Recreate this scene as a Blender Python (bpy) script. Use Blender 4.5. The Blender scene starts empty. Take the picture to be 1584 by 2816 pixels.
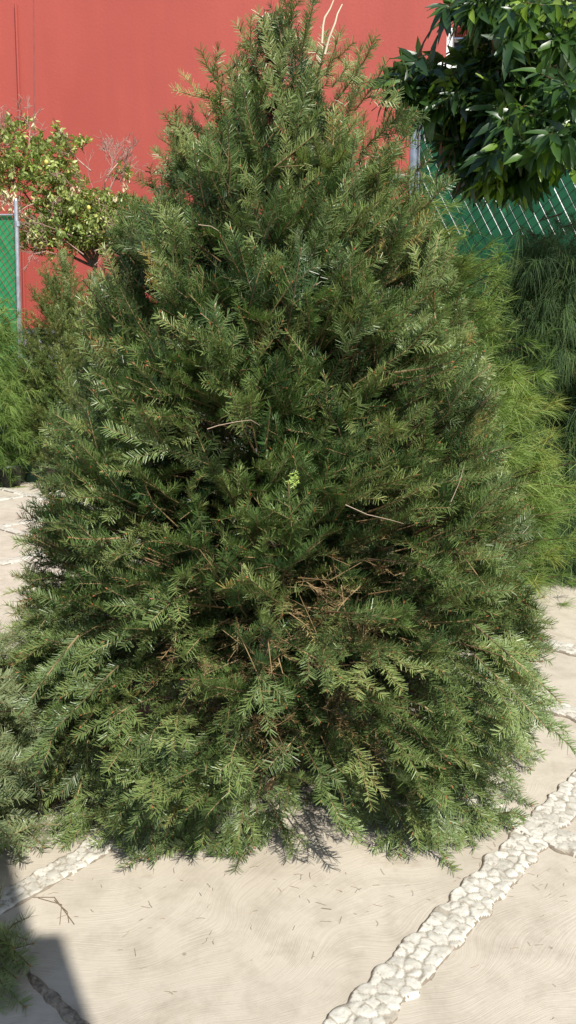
import bpy, math
import numpy as np
from mathutils import Vector
R = np.random.RandomState
PI = math.pi
sc = bpy.context.scene
COL = sc.collection

# ------------------------------------------------------------------ camera model (photo pixels 1584x2816)
PITCH = math.radians(12.0); CAMZ = 1.6; F = 2127.0
def ray(px, py):
    x = (px-792)/F; v = -(py-1408)/F
    return np.array([x, math.cos(PITCH)+v*math.sin(PITCH), -math.sin(PITCH)+v*math.cos(PITCH)])
def W(px, py, D):
    d = ray(px, py); return np.array([0, 0, CAMZ]) + d*(D/d[1])
def G(px, py):
    d = ray(px, py); return np.array([0, 0, CAMZ]) + d*(-CAMZ/d[2])

# ------------------------------------------------------------------ numpy helpers
def unit(v):
    v = np.asarray(v, float); n = np.linalg.norm(v, axis=-1, keepdims=True); return v/np.maximum(n, 1e-9)
class MB:
    """collects faces (tris / quads) with a material slot and a per-face tint"""
    def __init__(s): s.v = []; s.q = []; s.mi = []; s.t = []; s.n = 0; s.sm = []
    def add(s, verts, faces, mat=0, tint=0.5, smooth=False):
        verts = np.asarray(verts, float).reshape(-1, 3); faces = np.asarray(faces, np.int64)
        s.v.append(verts); s.q.append(faces + s.n); s.n += len(verts)
        m = len(faces)
        s.mi.append(np.full(m, mat, np.int32))
        s.t.append(np.broadcast_to(np.asarray(tint, np.float32), (m,)).copy())
        s.sm.append(np.full(m, smooth, bool))
    def build(s, name, mats, parent=None):
        me = bpy.data.meshes.new(name)
        if s.n:
            v = np.concatenate(s.v).astype(np.float32)
            me.vertices.add(len(v)); me.vertices.foreach_set('co', v.ravel())
            sizes = np.concatenate([np.full(len(q), q.shape[1], np.int32) for q in s.q])
            loops = np.concatenate([q.ravel() for q in s.q]).astype(np.int32)
            me.loops.add(len(loops)); me.loops.foreach_set('vertex_index', loops)
            me.polygons.add(len(sizes))
            st = np.zeros(len(sizes), np.int32); st[1:] = np.cumsum(sizes)[:-1]
            me.polygons.foreach_set('loop_start', st)
            me.polygons.foreach_set('material_index', np.concatenate(s.mi))
            me.polygons.foreach_set('use_smooth', np.concatenate(s.sm))
            me.update(calc_edges=True)
            a = me.attributes.new('tint', 'FLOAT', 'FACE'); a.data.foreach_set('value', np.concatenate(s.t))
        for m in (mats if isinstance(mats, (list, tuple)) else [mats]): me.materials.append(m)
        o = bpy.data.objects.new(name, me); COL.objects.link(o)
        if parent is not None: o.parent = parent
        return o
    # --- shapes
    def ribbons(s, P, width, wdir, mat=0, tint=0.5):
        """P (n,k,3) centre lines, width (k,) or (n,k), wdir (n,3)"""
        n, k, _ = P.shape
        w = np.broadcast_to(np.asarray(width, float), (n, k))[..., None]*0.5
        wd = wdir[:, None, :]
        V = np.stack([P-wd*w, P+wd*w], 2).reshape(-1, 3)
        base = np.arange(n)[:, None]*(2*k) + np.arange(k-1)[None]*2
        Fc = np.stack([base, base+1, base+3, base+2], -1).reshape(-1, 4)
        s.add(V, Fc, mat, np.repeat(np.broadcast_to(tint, (n,)), k-1), False)
    def prisms(s, A, B, ra, rb, sides=4, mat=0, tint=0.5, smooth=True):
        A = np.asarray(A, float).reshape(-1, 3); B = np.asarray(B, float).reshape(-1, 3)
        n = len(A); d = unit(B-A)
        ref = np.where(np.abs(d[:, 2:3]) > 0.9, np.array([[1., 0, 0]]), np.array([[0, 0, 1.]]))
        u = unit(np.cross(d, ref)); w = np.cross(d, u)
        an = np.arange(sides)*2*PI/sides
        ring = u[:, None]*np.cos(an)[None, :, None] + w[:, None]*np.sin(an)[None, :, None]
        ra = np.broadcast_to(ra, (n,)); rb = np.broadcast_to(rb, (n,))
        V = np.concatenate([A[:, None]+ring*ra[:, None, None], B[:, None]+ring*rb[:, None, None]], 1).reshape(-1, 3)
        b = np.arange(n)[:, None]*(2*sides); i = np.arange(sides)[None]; j = (i+1) % sides
        Fc = np.stack([b+i, b+j, b+sides+j, b+sides+i], -1).reshape(-1, 4)
        s.add(V, Fc, mat, np.repeat(np.broadcast_to(tint, (n,)), sides), smooth)
    def tube(s, pts, rad, sides=8, mat=0, tint=0.5, cap=True):
        pts = np.asarray(pts, float); k = len(pts); rad = np.broadcast_to(rad, (k,))
        t = unit(np.gradient(pts, axis=0))
        u = unit(np.cross(t, [0.13, 0.97, 0.2])); w = np.cross(t, u)
        an = np.arange(sides)*2*PI/sides
        V = pts[:, None] + (u[:, None]*np.cos(an)[None, :, None]+w[:, None]*np.sin(an)[None, :, None])*rad[:, None, None]
        r = np.arange(k-1)[:, None]*sides; i = np.arange(sides)[None]; j = (i+1) % sides
        Fc = np.stack([r+i, r+j, r+sides+j, r+sides+i], -1).reshape(-1, 4)
        s.add(V.reshape(-1, 3), Fc, mat, tint, True)
        if cap:
            s.add(V[0], [list(range(sides))[::-1]], mat, tint); s.add(V[-1], [list(range(sides))], mat, tint)
    def box(s, c, size, rot=0.0, mat=0, tint=0.5):
        c = np.asarray(c, float); h = np.asarray(size, float)/2
        q = np.array([[x, y, z] for z in (-1, 1) for y in (-1, 1) for x in (-1, 1)])*h
        ca, sa = math.cos(rot), math.sin(rot)
        q = np.stack([q[:, 0]*ca-q[:, 1]*sa, q[:, 0]*sa+q[:, 1]*ca, q[:, 2]], 1)+c
        s.add(q, [[0, 2, 3, 1], [4, 5, 7, 6], [0, 1, 5, 4], [2, 6, 7, 3], [0, 4, 6, 2], [1, 3, 7, 5]], mat, tint)
    def lathe(s, prof, c=(0, 0, 0), sides=32, mat=0, tint=0.5):
        prof = np.asarray(prof, float); an = np.arange(sides)*2*PI/sides
        V = np.stack([prof[:, None, 0]*np.cos(an), prof[:, None, 0]*np.sin(an), np.broadcast_to(prof[:, None, 1], (len(prof), sides))], -1)+np.asarray(c)
        r = np.arange(len(prof)-1)[:, None]*sides; i = np.arange(sides)[None]; j = (i+1) % sides
        s.add(V.reshape(-1, 3), np.stack([r+i, r+j, r+sides+j, r+sides+i], -1).reshape(-1, 4), mat, tint, True)

def tag(o, label=None, cat=None, group=None, kind=None):
    if label: o['label'] = label
    if cat: o['category'] = cat
    if group: o['group'] = group
    if kind: o['kind'] = kind
    return o
def empty(name, loc, label, cat, group=None):
    o = bpy.data.objects.new(name, None); COL.objects.link(o); o.empty_display_size = 0.1
    tag(o, label, cat, group); o['_loc'] = list(map(float, loc)); return o

# ------------------------------------------------------------------ materials
def mat(name):
    m = bpy.data.materials.new(name); m.use_nodes = True; nt = m.node_tree; nt.nodes.clear()
    out = nt.nodes.new('ShaderNodeOutputMaterial'); p = nt.nodes.new('ShaderNodeBsdfPrincipled')
    nt.links.new(p.outputs[0], out.inputs[0]); return m, nt, p, out
def N(nt, t, **kw):
    n = nt.nodes.new(t)
    for k, v in kw.items():
        if hasattr(n, k): setattr(n, k, v)
        else: n.inputs[k].default_value = v
    return n
def ramp(nt, fac, stops):
    r = nt.nodes.new('ShaderNodeValToRGB'); e = r.color_ramp.elements
    while len(e) < len(stops): e.new(0.5)
    for el, (p, c) in zip(e, stops): el.position = p; el.color = (*c, 1)
    if fac is not None: nt.links.new(fac, r.inputs[0])
    return r
def mixc(nt, a, b, fac, bt='MIX'):
    m = nt.nodes.new('ShaderNodeMix'); m.data_type = 'RGBA'; m.blend_type = bt
    for s, i in ((fac, 0), (a, 6), (b, 7)):
        if isinstance(s, (int, float)): m.inputs[i].default_value = s
        elif isinstance(s, tuple): m.inputs[i].default_value = (*s, 1)
        else: nt.links.new(s, m.inputs[i])
    return m.outputs[2]
def foliage(name, stops, under=None, under_amt=0.0, rough=0.45, trans=0.25, spec=0.5, noise_amt=0.0):
    """colour by per-shoot tint; paler underside on real back faces; thin-leaf translucency"""
    m, nt, p, out = mat(name)
    at = N(nt, 'ShaderNodeAttribute', attribute_name='tint')
    c = ramp(nt, at.outputs['Fac'], stops).outputs[0]
    if under is not None:
        g = N(nt, 'ShaderNodeNewGeometry')
        mu = nt.nodes.new('ShaderNodeMath'); mu.operation = 'MULTIPLY'; mu.inputs[1].default_value = under_amt
        nt.links.new(g.outputs['Backfacing'], mu.inputs[0])
        c = mixc(nt, c, under, mu.outputs[0])
    nt.links.new(c, p.inputs['Base Color'])
    p.inputs['Roughness'].default_value = rough; p.inputs['Specular IOR Level'].default_value = spec
    tr = N(nt, 'ShaderNodeBsdfTranslucent')
    tc = mixc(nt, c, (1.0, 1.35, 0.45), 1.0, 'MULTIPLY'); nt.links.new(tc, tr.inputs[0])
    mx = N(nt, 'ShaderNodeMixShader'); mx.inputs[0].default_value = trans
    nt.links.new(p.outputs[0], mx.inputs[1]); nt.links.new(tr.outputs[0], mx.inputs[2]); nt.links.new(mx.outputs[0], out.inputs[0])
    return m
def plain(name, col, rough=0.6, scale=6.0, var=0.25, bump=0.0, metal=0.0, bscale=None):
    m, nt, p, out = mat(name)
    tc = N(nt, 'ShaderNodeTexCoord'); n = N(nt, 'ShaderNodeTexNoise'); n.inputs['Scale'].default_value = scale; n.inputs['Detail'].default_value = 6
    nt.links.new(tc.outputs['Object'], n.inputs['Vector'])
    lo = tuple(x*(1-var) for x in col); hi = tuple(min(1, x*(1+var)) for x in col)
    nt.links.new(ramp(nt, n.outputs[0], [(0.3, lo), (0.7, hi)]).outputs[0], p.inputs['Base Color'])
    p.inputs['Roughness'].default_value = rough; p.inputs['Metallic'].default_value = metal
    if bump:
        n2 = N(nt, 'ShaderNodeTexNoise'); n2.inputs['Scale'].default_value = bscale or scale*6; n2.inputs['Detail'].default_value = 5
        nt.links.new(tc.outputs['Object'], n2.inputs['Vector'])
        b = N(nt, 'ShaderNodeBump'); b.inputs['Strength'].default_value = bump; b.inputs['Distance'].default_value = 0.01
        nt.links.new(n2.outputs[0], b.inputs['Height']); nt.links.new(b.outputs[0], p.inputs['Normal'])
    return m

M = {}
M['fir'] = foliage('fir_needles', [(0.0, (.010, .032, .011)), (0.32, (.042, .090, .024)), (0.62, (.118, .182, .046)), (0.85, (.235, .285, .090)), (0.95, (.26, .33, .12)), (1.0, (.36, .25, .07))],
                   under=(.20, .24, .09), under_amt=0.3, rough=0.40, trans=0.12, spec=0.42)  # low tints near black deepen the crown's shade by colour
M['fir_pale'] = foliage('fir_needles_pale', [(0.0, (.08, .135, .045)), (0.5, (.15, .20, .07)), (1.0, (.24, .27, .11))],
                   under=(.27, .31, .17), under_amt=0.5, rough=0.4, trans=0.25, spec=0.6)
M['spruce'] = foliage('spruce_needles', [(0.0, (.06, .115, .030)), (0.5, (.145, .205, .055)), (0.9, (.26, .25, .08)), (1.0, (.22, .28, .07))], rough=0.55, trans=0.2)
M['pine_light'] = foliage('light_pine_needles', [(0.0, (.080, .150, .034)), (0.5, (.165, .250, .062)), (0.85, (.25, .33, .09)), (1.0, (.30, .30, .07))], spec=.25, rough=0.55, trans=0.3)
M['pine_dark'] = foliage('weeping_pine_needles', [(0.0, (.022, .048, .018)), (0.5, (.062, .110, .036)), (0.85, (.13, .19, .06)), (1.0, (.20, .18, .05))], spec=.2, rough=0.6, trans=0.22)
M['leaf'] = foliage('broad_leaves', [(0.0, (.013, .034, .011)), (0.5, (.032, .075, .018)), (0.78, (.075, .155, .022)), (1.0, (.22, .32, .04))], under=(.12, .17, .06), under_amt=0.45, rough=0.36, trans=0.28, spec=0.6)
M['citrus'] = foliage('lemon_leaves', [(0.0, (.14, .20, .035)), (0.5, (.31, .39, .09)), (1.0, (.48, .48, .17))], under=(.2, .27, .1), under_amt=0.4, rough=0.4, trans=0.3)
M['dry'] = foliage('dry_leaves', [(0.0, (.22, .13, .06)), (0.5, (.42, .29, .15)), (1.0, (.65, .56, .38))], rough=0.8, trans=0.2, spec=0.2)
M['deadneedle'] = foliage('dead_needles', [(0.0, (.10, .055, .025)), (0.6, (.25, .18, .075)), (1.0, (.36, .29, .12))], rough=0.7, trans=0.15, spec=0.2)
M['bark'] = plain('bark', (.085, .055, .032), 0.85, 30, .4, .5)
M['twig'] = foliage('twig_bark', [(0.0, (.05, .032, .018)), (0.5, (.13, .085, .038)), (1.0, (.32, .22, .11))], rough=0.7, trans=0.0, spec=0.3)
M['bare'] = foliage('bare_wood', [(0.0, (.12, .085, .06)), (0.5, (.30, .22, .15)), (1.0, (.62, .53, .38))], rough=0.7, trans=0.0, spec=0.3)
M['bud'] = plain('bud', (.30, .09, .03), 0.5)
M['steel'] = plain('galvanised_steel', (.50, .51, .53), 0.38, 14, .2, 0, 0.85)
M['wire'] = plain('fence_wire', (.018, .045, .028), 0.5)
M['pot_green'] = plain('green_plastic', (.012, .060, .040), 0.45)
M['pot_black'] = plain('black_plastic', (.018, .020, .020), 0.45, 8, .3)
M['pot_grey'] = plain('grey_plastic', (.20, .21, .24), 0.55, 4, .3, .3)
M['soil'] = plain('soil', (.06, .04, .025), 0.95, 40, .5, .8)
M['white'] = plain('white_paint', (.78, .78, .76), 0.7, 2.5, .06, .15)
M['plinth'] = plain('whitewashed_block', (.36, .36, .36), 0.85, 3.0, .2, .4)
M['dado'] = plain('dark_dado_paint', (.02, .05, .035), 0.8, 2, .3)
M['interior'] = plain('dark_interior', (.05, .05, .05), 0.9)
M['caster'] = plain('caster_plaster', (.45, .40, .34), 0.9, 3, .15, .4)
M['lemon'] = plain('lemon_skin', (.60, .52, .10), 0.45, 20, .1, .3)

def slat_mat():
    m, nt, p, out = mat('green_slats')
    at = N(nt, 'ShaderNodeAttribute', attribute_name='tint')
    c = ramp(nt, at.outputs['Fac'], [(0.0, (.012, .17, .056)), (1.0, (.028, .26, .092))]).outputs[0]
    nt.links.new(c, p.inputs['Base Color']); p.inputs['Roughness'].default_value = 0.42
    tr = N(nt, 'ShaderNodeBsdfTranslucent'); nt.links.new(c, tr.inputs[0])
    mx = N(nt, 'ShaderNodeMixShader'); mx.inputs[0].default_value = 0.1
    nt.links.new(p.outputs[0], mx.inputs[1]); nt.links.new(tr.outputs[0], mx.inputs[2]); nt.links.new(mx.outputs[0], out.inputs[0])
    return m
M['slat'] = slat_mat()

def red_mat():
    m, nt, p, out = mat('red_stucco')
    tc = N(nt, 'ShaderNodeTexCoord')
    n1 = N(nt, 'ShaderNodeTexNoise'); n1.inputs['Scale'].default_value = 0.45; n1.inputs['Detail'].default_value = 5
    nt.links.new(tc.outputs['Object'], n1.inputs['Vector'])
    mp = N(nt, 'ShaderNodeMapping'); mp.inputs['Scale'].default_value = (3, 3, .35); nt.links.new(tc.outputs['Object'], mp.inputs[0])
    n3 = N(nt, 'ShaderNodeTexNoise'); n3.inputs['Scale'].default_value = 1.0; n3.inputs['Detail'].default_value = 6; nt.links.new(mp.outputs[0], n3.inputs['Vector'])
    c = ramp(nt, n1.outputs[0], [(0.35, (.300, .045, .030)), (0.65, (.335, .055, .038))]).outputs[0]
    c2 = ramp(nt, n3.outputs[0], [(0.3, (.92, .91, .91)), (0.65, (1.0, 1.0, 1.0))]).outputs[0]
    nt.links.new(mixc(nt, c, c2, 1.0, 'MULTIPLY'), p.inputs['Base Color'])
    p.inputs['Roughness'].default_value = 0.75
    n2 = N(nt, 'ShaderNodeTexNoise'); n2.inputs['Scale'].default_value = 22; n2.inputs['Detail'].default_value = 5
    nt.links.new(tc.outputs['Object'], n2.inputs['Vector'])
    b = N(nt, 'ShaderNodeBump'); b.inputs['Strength'].default_value = 0.12; b.inputs['Distance'].default_value = 0.02
    nt.links.new(n2.outputs[0], b.inputs['Height']); nt.links.new(b.outputs[0], p.inputs['Normal'])
    return m
M['red'] = red_mat()

def concrete_mat():
    m, nt, p, out = mat('brushed_concrete')
    tc = N(nt, 'ShaderNodeTexCoord')
    def noise(scale, detail=5, vec=None, rough=.55, dist=0):
        n = N(nt, 'ShaderNodeTexNoise'); n.inputs['Scale'].default_value = scale; n.inputs['Detail'].default_value = detail
        n.inputs['Roughness'].default_value = rough; n.inputs['Distortion'].default_value = dist
        nt.links.new(vec or tc.outputs['Object'], n.inputs['Vector']); return n
    # slow meander added to the coordinates, so the broom lines wander
    nw = noise(1.7, 1.5)
    sub = N(nt, 'ShaderNodeVectorMath', operation='SUBTRACT'); sub.inputs[1].default_value = (.5, .5, .5); nt.links.new(nw.outputs['Color'], sub.inputs[0])
    scl = N(nt, 'ShaderNodeVectorMath', operation='SCALE'); scl.inputs['Scale'].default_value = 0.55; nt.links.new(sub.outputs[0], scl.inputs[0])
    ad = N(nt, 'ShaderNodeVectorMath', operation='ADD'); nt.links.new(tc.outputs['Object'], ad.inputs[0]); nt.links.new(scl.outputs[0], ad.inputs[1])
    mp = N(nt, 'ShaderNodeMapping'); mp.inputs['Rotation'].default_value = (0, 0, math.radians(-28)); nt.links.new(ad.outputs[0], mp.inputs[0])
    mp2 = N(nt, 'ShaderNodeMapping'); mp2.inputs['Scale'].default_value = (6, 150, 1); nt.links.new(mp.outputs[0], mp2.inputs[0])
    lines = noise(1.0, 3, mp2.outputs[0], .6)
    mp3 = N(nt, 'ShaderNodeMapping'); mp3.inputs['Scale'].default_value = (9, 330, 1); nt.links.new(mp.outputs[0], mp3.inputs[0])
    fine = noise(1.0, 2, mp3.outputs[0], .5)
    big = noise(1.3, 6); mid = noise(9, 6, rough=.65); spk = noise(60, 3)
    c = ramp(nt, big.outputs[0], [(0.3, (.385, .340, .272)), (0.7, (.475, .428, .350))]).outputs[0]
    c = mixc(nt, c, ramp(nt, mid.outputs[0], [(0.33, (.80, .79, .77)), (0.55, (1, 1, 1))]).outputs[0], .8, 'MULTIPLY')
    c = mixc(nt, c, ramp(nt, lines.outputs[0], [(0.30, (.74, .70, .64)), (0.50, (1, 1, 1))]).outputs[0], .15, 'MULTIPLY')
    c = mixc(nt, c, ramp(nt, fine.outputs[0], [(0.3, (.84, .82, .79)), (0.55, (1, 1, 1))]).outputs[0], .35, 'MULTIPLY')
    vo = N(nt, 'ShaderNodeTexVoronoi'); vo.inputs['Scale'].default_value = 7.0; nt.links.new(tc.outputs['Object'], vo.inputs['Vector'])
    c = mixc(nt, c, ramp(nt, vo.outputs['Distance'], [(0.030, (.55, .52, .48)), (0.055, (1, 1, 1))]).outputs[0], .8, 'MULTIPLY')
    # old brown-grey stains
    st = noise(2.6, 7, rough=.7, dist=.4)
    c = mixc(nt, c, ramp(nt, st.outputs[0], [(0.56, (1, 1, 1)), (0.74, (.66, .62, .56))]).outputs[0], .9, 'MULTIPLY')
    nt.links.new(c, p.inputs['Base Color']); p.inputs['Roughness'].default_value = 0.88; p.inputs['Specular IOR Level'].default_value = 0.25
    s1 = nt.nodes.new('ShaderNodeMath'); s1.operation = 'ADD'; nt.links.new(lines.outputs[0], s1.inputs[0]); nt.links.new(fine.outputs[0], s1.inputs[1])
    s2 = nt.nodes.new('ShaderNodeMath'); s2.operation = 'MULTIPLY_ADD'; s2.inputs[1].default_value = .5; nt.links.new(spk.outputs[0], s2.inputs[0]); nt.links.new(s1.outputs[0], s2.inputs[2])
    b = N(nt, 'ShaderNodeBump'); b.inputs['Strength'].default_value = .22; b.inputs['Distance'].default_value = .005
    nt.links.new(s2.outputs[0], b.inputs['Height']); nt.links.new(b.outputs[0], p.inputs['Normal'])
    return m
M['concrete'] = concrete_mat()

def stone_mat():
    m, nt, p, out = mat('white_stones_in_mortar')
    at = N(nt, 'ShaderNodeAttribute', attribute_name='tint'); tc = N(nt, 'ShaderNodeTexCoord')
    n = N(nt, 'ShaderNodeTexNoise'); n.inputs['Scale'].default_value = 45; n.inputs['Detail'].default_value = 7; n.inputs['Roughness'].default_value = .7; nt.links.new(tc.outputs['Object'], n.inputs['Vector'])
    c = ramp(nt, at.outputs['Fac'], [(0.0, (.10, .075, .05)), (0.16, (.24, .20, .15)), (0.34, (.38, .345, .28)), (0.46, (.42, .395, .335)), (1.0, (.57, .55, .48))]).outputs[0]
    c = mixc(nt, c, ramp(nt, n.outputs[0], [(0.3, (.62, .60, .55)), (0.55, (1, 1, 1))]).outputs[0], .75, 'MULTIPLY')
    nt.links.new(c, p.inputs['Base Color']); p.inputs['Roughness'].default_value = .85
    b = N(nt, 'ShaderNodeBump'); b.inputs['Strength'].default_value = .6; b.inputs['Distance'].default_value = .006
    nt.links.new(n.outputs[0], b.inputs['Height']); nt.links.new(b.outputs[0], p.inputs['Normal'])
    return m
M['stone'] = stone_mat()

# ------------------------------------------------------------------ ground
g = MB(); xs = np.linspace(-60, 60, 25); ys = np.linspace(-30, 80, 23)
XX, YY = np.meshgrid(xs, ys); V = np.stack([XX.ravel(), YY.ravel(), np.zeros(XX.size)], 1)
ii, jj = np.meshgrid(np.arange(22), np.arange(24), indexing='ij'); a = (ii*25+jj).ravel()
g.add(V, np.stack([a, a+1, a+26, a+25], 1)); tag(g.build('ground', M['concrete']), kind='structure')

SD = np.array([.668, .745]); ND = np.array([.745, -.668])      # slab grid directions on the ground
def vnoise(x, y, seed, n=6):
    r = R(seed); o = np.zeros_like(x)
    for _ in range(n):
        a = r.rand()*2*PI; f = r.uniform(.5, 1.6); o += np.sin((x*math.cos(a)+y*math.sin(a))*f*2*PI+r.rand()*6.28)
    return o/n
def stone_band(fixed, along, lo, hi, width, res, cell, seed, zoff=0.0):
    """strip of rough stones bedded in mortar, real relief. along='s' runs along SD at n=fixed"""
    nu = int((hi-lo)/res); nv = max(6, int((width*1.5)/res))
    u = np.linspace(lo, hi, nu); v = np.linspace(-width*.75, width*.75, nv)
    U, Vv = np.meshgrid(u, v, indexing='ij'); r = R(seed)
    # jittered cell centres
    cu = np.arange(lo-cell, hi+cell, cell); nvc = max(2, int(round(width/(cell*.85))))
    cv = (np.arange(nvc)+.5)/nvc*width-width/2
    CU, CV = np.meshgrid(cu, cv, indexing='ij'); CU = (CU+r.uniform(-.42, .42, CU.shape)*cell+(np.arange(nvc) % 2)*cell*.5).ravel(); CV = (CV+r.uniform(-.34, .34, CV.shape)*width/nvc).ravel()
    k = len(CU); gain = r.uniform(.35, 1.0, k); tu = r.uniform(-.09, .09, k); tv = r.uniform(-.09, .09, k); br = r.uniform(.0, 1, k); sc_ = r.uniform(.65, 1.4, k); ca = r.uniform(0, 1.6, k); asp = r.uniform(.7, 1.0, k)
    H = np.zeros_like(U); T = np.zeros_like(U)
    du0 = .012*vnoise(U/.05, Vv/.05, seed+1)*(cell/.05); dv0 = .012*vnoise(U/.05, Vv/.05, seed+2)*(cell/.05)
    order = np.argsort(CU); CUs = CU[order]
    for i in range(nu):
        lo_i = np.searchsorted(CUs, u[i]-cell*2.2); hi_i = np.searchsorted(CUs, u[i]+cell*2.2); ids = order[lo_i:hi_i]
        du = (U[i]+du0[i])[:, None]-CU[ids][None]; dv = (Vv[i]+dv0[i])[:, None]-CV[ids][None]
        c_, s_ = np.cos(ca[ids]), np.sin(ca[ids])
        d = np.sqrt((du*c_+dv*s_)**2+((-du*s_+dv*c_)/asp[ids])**2)/sc_[ids]
        o = np.argsort(d, 1); rr = np.arange(nv); f1 = d[rr, o[:, 0]]; f2 = d[rr, o[:, 1]]; w = ids[o[:, 0]]
        e = (f2-f1)/cell
        outside = np.maximum(0, (f1/cell-.72))*5
        core = np.clip((e-.05)/.13, 0, 1)*np.clip(1-outside, 0, 1); core = core*core*(3-2*core)
        tilt = du[rr, o[:, 0]]*tu[w]+dv[rr, o[:, 0]]*tv[w]
        H[i] = core*(.0022+.0040*gain[w]+tilt*1.2)+.0012*np.sin(du[rr, o[:, 0]]*150+w)
        T[i] = np.where(core > .12, .44+.42*br[w]*core, .27+.13*core)
    for _ in range(1):
        Hp = np.pad(H, 1, 'edge'); H = (Hp[1:-1, 1:-1]*4+Hp[:-2, 1:-1]*2+Hp[2:, 1:-1]*2+Hp[1:-1, :-2]*2+Hp[1:-1, 2:]*2+Hp[:-2, :-2]+Hp[2:, 2:]+Hp[:-2, 2:]+Hp[2:, :-2])/16
        if False: Tp = np.pad(T, 1, 'edge'); T = (Tp[1:-1, 1:-1]*4+Tp[:-2, 1:-1]*2+Tp[2:, 1:-1]*2+Tp[1:-1, :-2]*2+Tp[1:-1, 2:]*2+Tp[:-2, :-2]+Tp[2:, 2:]+Tp[:-2, 2:]+Tp[2:, :-2])/16
    edge = np.clip((np.abs(Vv)+.018*vnoise(U/.11, Vv/.3, seed+5)-width*.5)/.018, 0, 1)
    Z = .004+H*(1-edge*.9)-edge*.016+zoff+.0012*vnoise(U/.02, Vv/.02, seed+7)
    T = np.where((edge > .04) & (H < .006), .04+.10*(1-edge), T)
    if along == 's': xy = U[..., None]*SD+(fixed+Vv)[..., None]*ND
    else: xy = U[..., None]*ND+(fixed+Vv)[..., None]*SD
    V = np.concatenate([xy, Z[..., None]], -1).reshape(-1, 3)
    i, j = np.meshgrid(np.arange(nu-1), np.arange(nv-1), indexing='ij'); a = (i*nv+j).ravel()
    q = np.stack([a, a+1, a+nv+1, a+nv], 1)
    if along == 's': pass
    else: q = q[:, ::-1]
    t = T.reshape(-1)[a]
    m = MB(); m.add(V, q[:, ::-1] if along == 's' else q[:, ::-1], 0, t, True); return m
bands = [(-.928, 's', .7, 4.6, .110, .0042, .038, 1, 0), (-1.958, 's', .2, 2.6, .085, .0055, .036, 2, 0), (2.30, 'n', -1.75, .9, .11, .006, .042, 3, .0015),
         (3.22, 'n', -1.9, 0.2, .12, .009, .055, 4, .001), (3.95, 'n', -2.4, 0.2, .14, .010, .055, 5, .001),
         (-6.55, 's', .5, 6.5, .09, .02, .07, 6, 0), (-7.75, 's', .5, 7.5, .09, .02, .07, 7, 0), (-5.4, 's', .5, 5.6, .13, .02, .07, 8, 0),
         (3.35, 'n', -9.0, -4.0, .09, .02, .07, 9, .001), (4.35, 'n', -9.0, -4.0, .09, .02, .07, 10, .001)]
for b in bands: tag(stone_band(*b).build('stone_strip', M['stone']), kind='structure')
# narrow earthy joint at lower left, filled with dirt and grit
j = stone_band(.83, 'n', -2.2, -1.03, .024, .004, .014, 31)
jm = plain('joint_dirt', (.24, .20, .15), .95, 60, .6, .8)
tag(j.build('slab_joint', jm), kind='structure')

# ------------------------------------------------------------------ conifers
def add_needles(mb, p0, p1, upn, rng, density=560, nlen=.033, nw=.0026, tint=.4, sag=None, flat=.55, mat=0, tipfwd=True, bare0=0.0):
    """needles along many shoots at once. p0,p1,upn (n,3); tint (n,)"""
    n = len(p0)
    if n == 0: return
    ax = p1-p0; L = np.linalg.norm(ax, axis=1); cnt = np.maximum(6, (L*density*(1-bare0)).astype(int)); idx = np.repeat(np.arange(n), cnt)
    k = len(idx); st = np.zeros(n, int); st[1:] = np.cumsum(cnt)[:-1]
    t = bare0+(1-bare0)*((np.arange(k)-st[idx]+rng.rand(k))/cnt[idx]); t = np.clip(t, 0, 1)
    d = unit(ax)[idx]; up = unit(upn - d_dot(upn, unit(ax)))[idx]; side = np.cross(d, up)
    sgn = np.where(rng.rand(k) < .5, -1., 1.)
    phi = np.where(rng.rand(k) < .48, rng.normal(.15, flat*.5, k), rng.normal(.9, flat*1.1, k))                      # radians above the shoot plane
    th = np.radians(rng.normal(58, 5, k)); th = th*(1-.42*np.clip((t-.8)/.2, 0, 1))
    nd = d*np.cos(th)[:, None]+(side*(sgn*np.cos(phi))[:, None]+up*np.sin(phi)[:, None])*np.sin(th)[:, None]
    base = p0[idx]+ax[idx]*t[:, None]
    if sag is not None: base = base+sag[idx]*(t*t)[:, None]
    ln = nlen*rng.uniform(.82, 1.08, k)*(1-.25*np.clip((t-.88)/.12, 0, 1))
    curl = up*rng.normal(.0, .12, (k, 1))+d*rng.normal(.10, .08, (k, 1))
    P = np.stack([base, base+nd*(ln*.55)[:, None], base+(nd+curl*.6)*(ln)[:, None]], 1) if False else np.stack([base, base+(nd+curl*.4)*ln[:, None]], 1)
    wd = unit(np.cross(nd, up)+rng.normal(0, .2, (k, 3)))
    wd = unit(wd-d_dot(wd, nd))
    # keep the upper side outward: flip so face normal follows up
    nn = np.cross(wd, nd); f = np.sign((nn*up).sum(1)); f[f == 0] = 1; wd = wd*(-f[:, None])
    mb.ribbons(P, np.array([nw, nw*.55]), wd, mat, np.clip(tint[idx]+rng.normal(0, .035, k), 0, 1))
def d_dot(a, d): return d*(a*d).sum(-1, keepdims=True)

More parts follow.
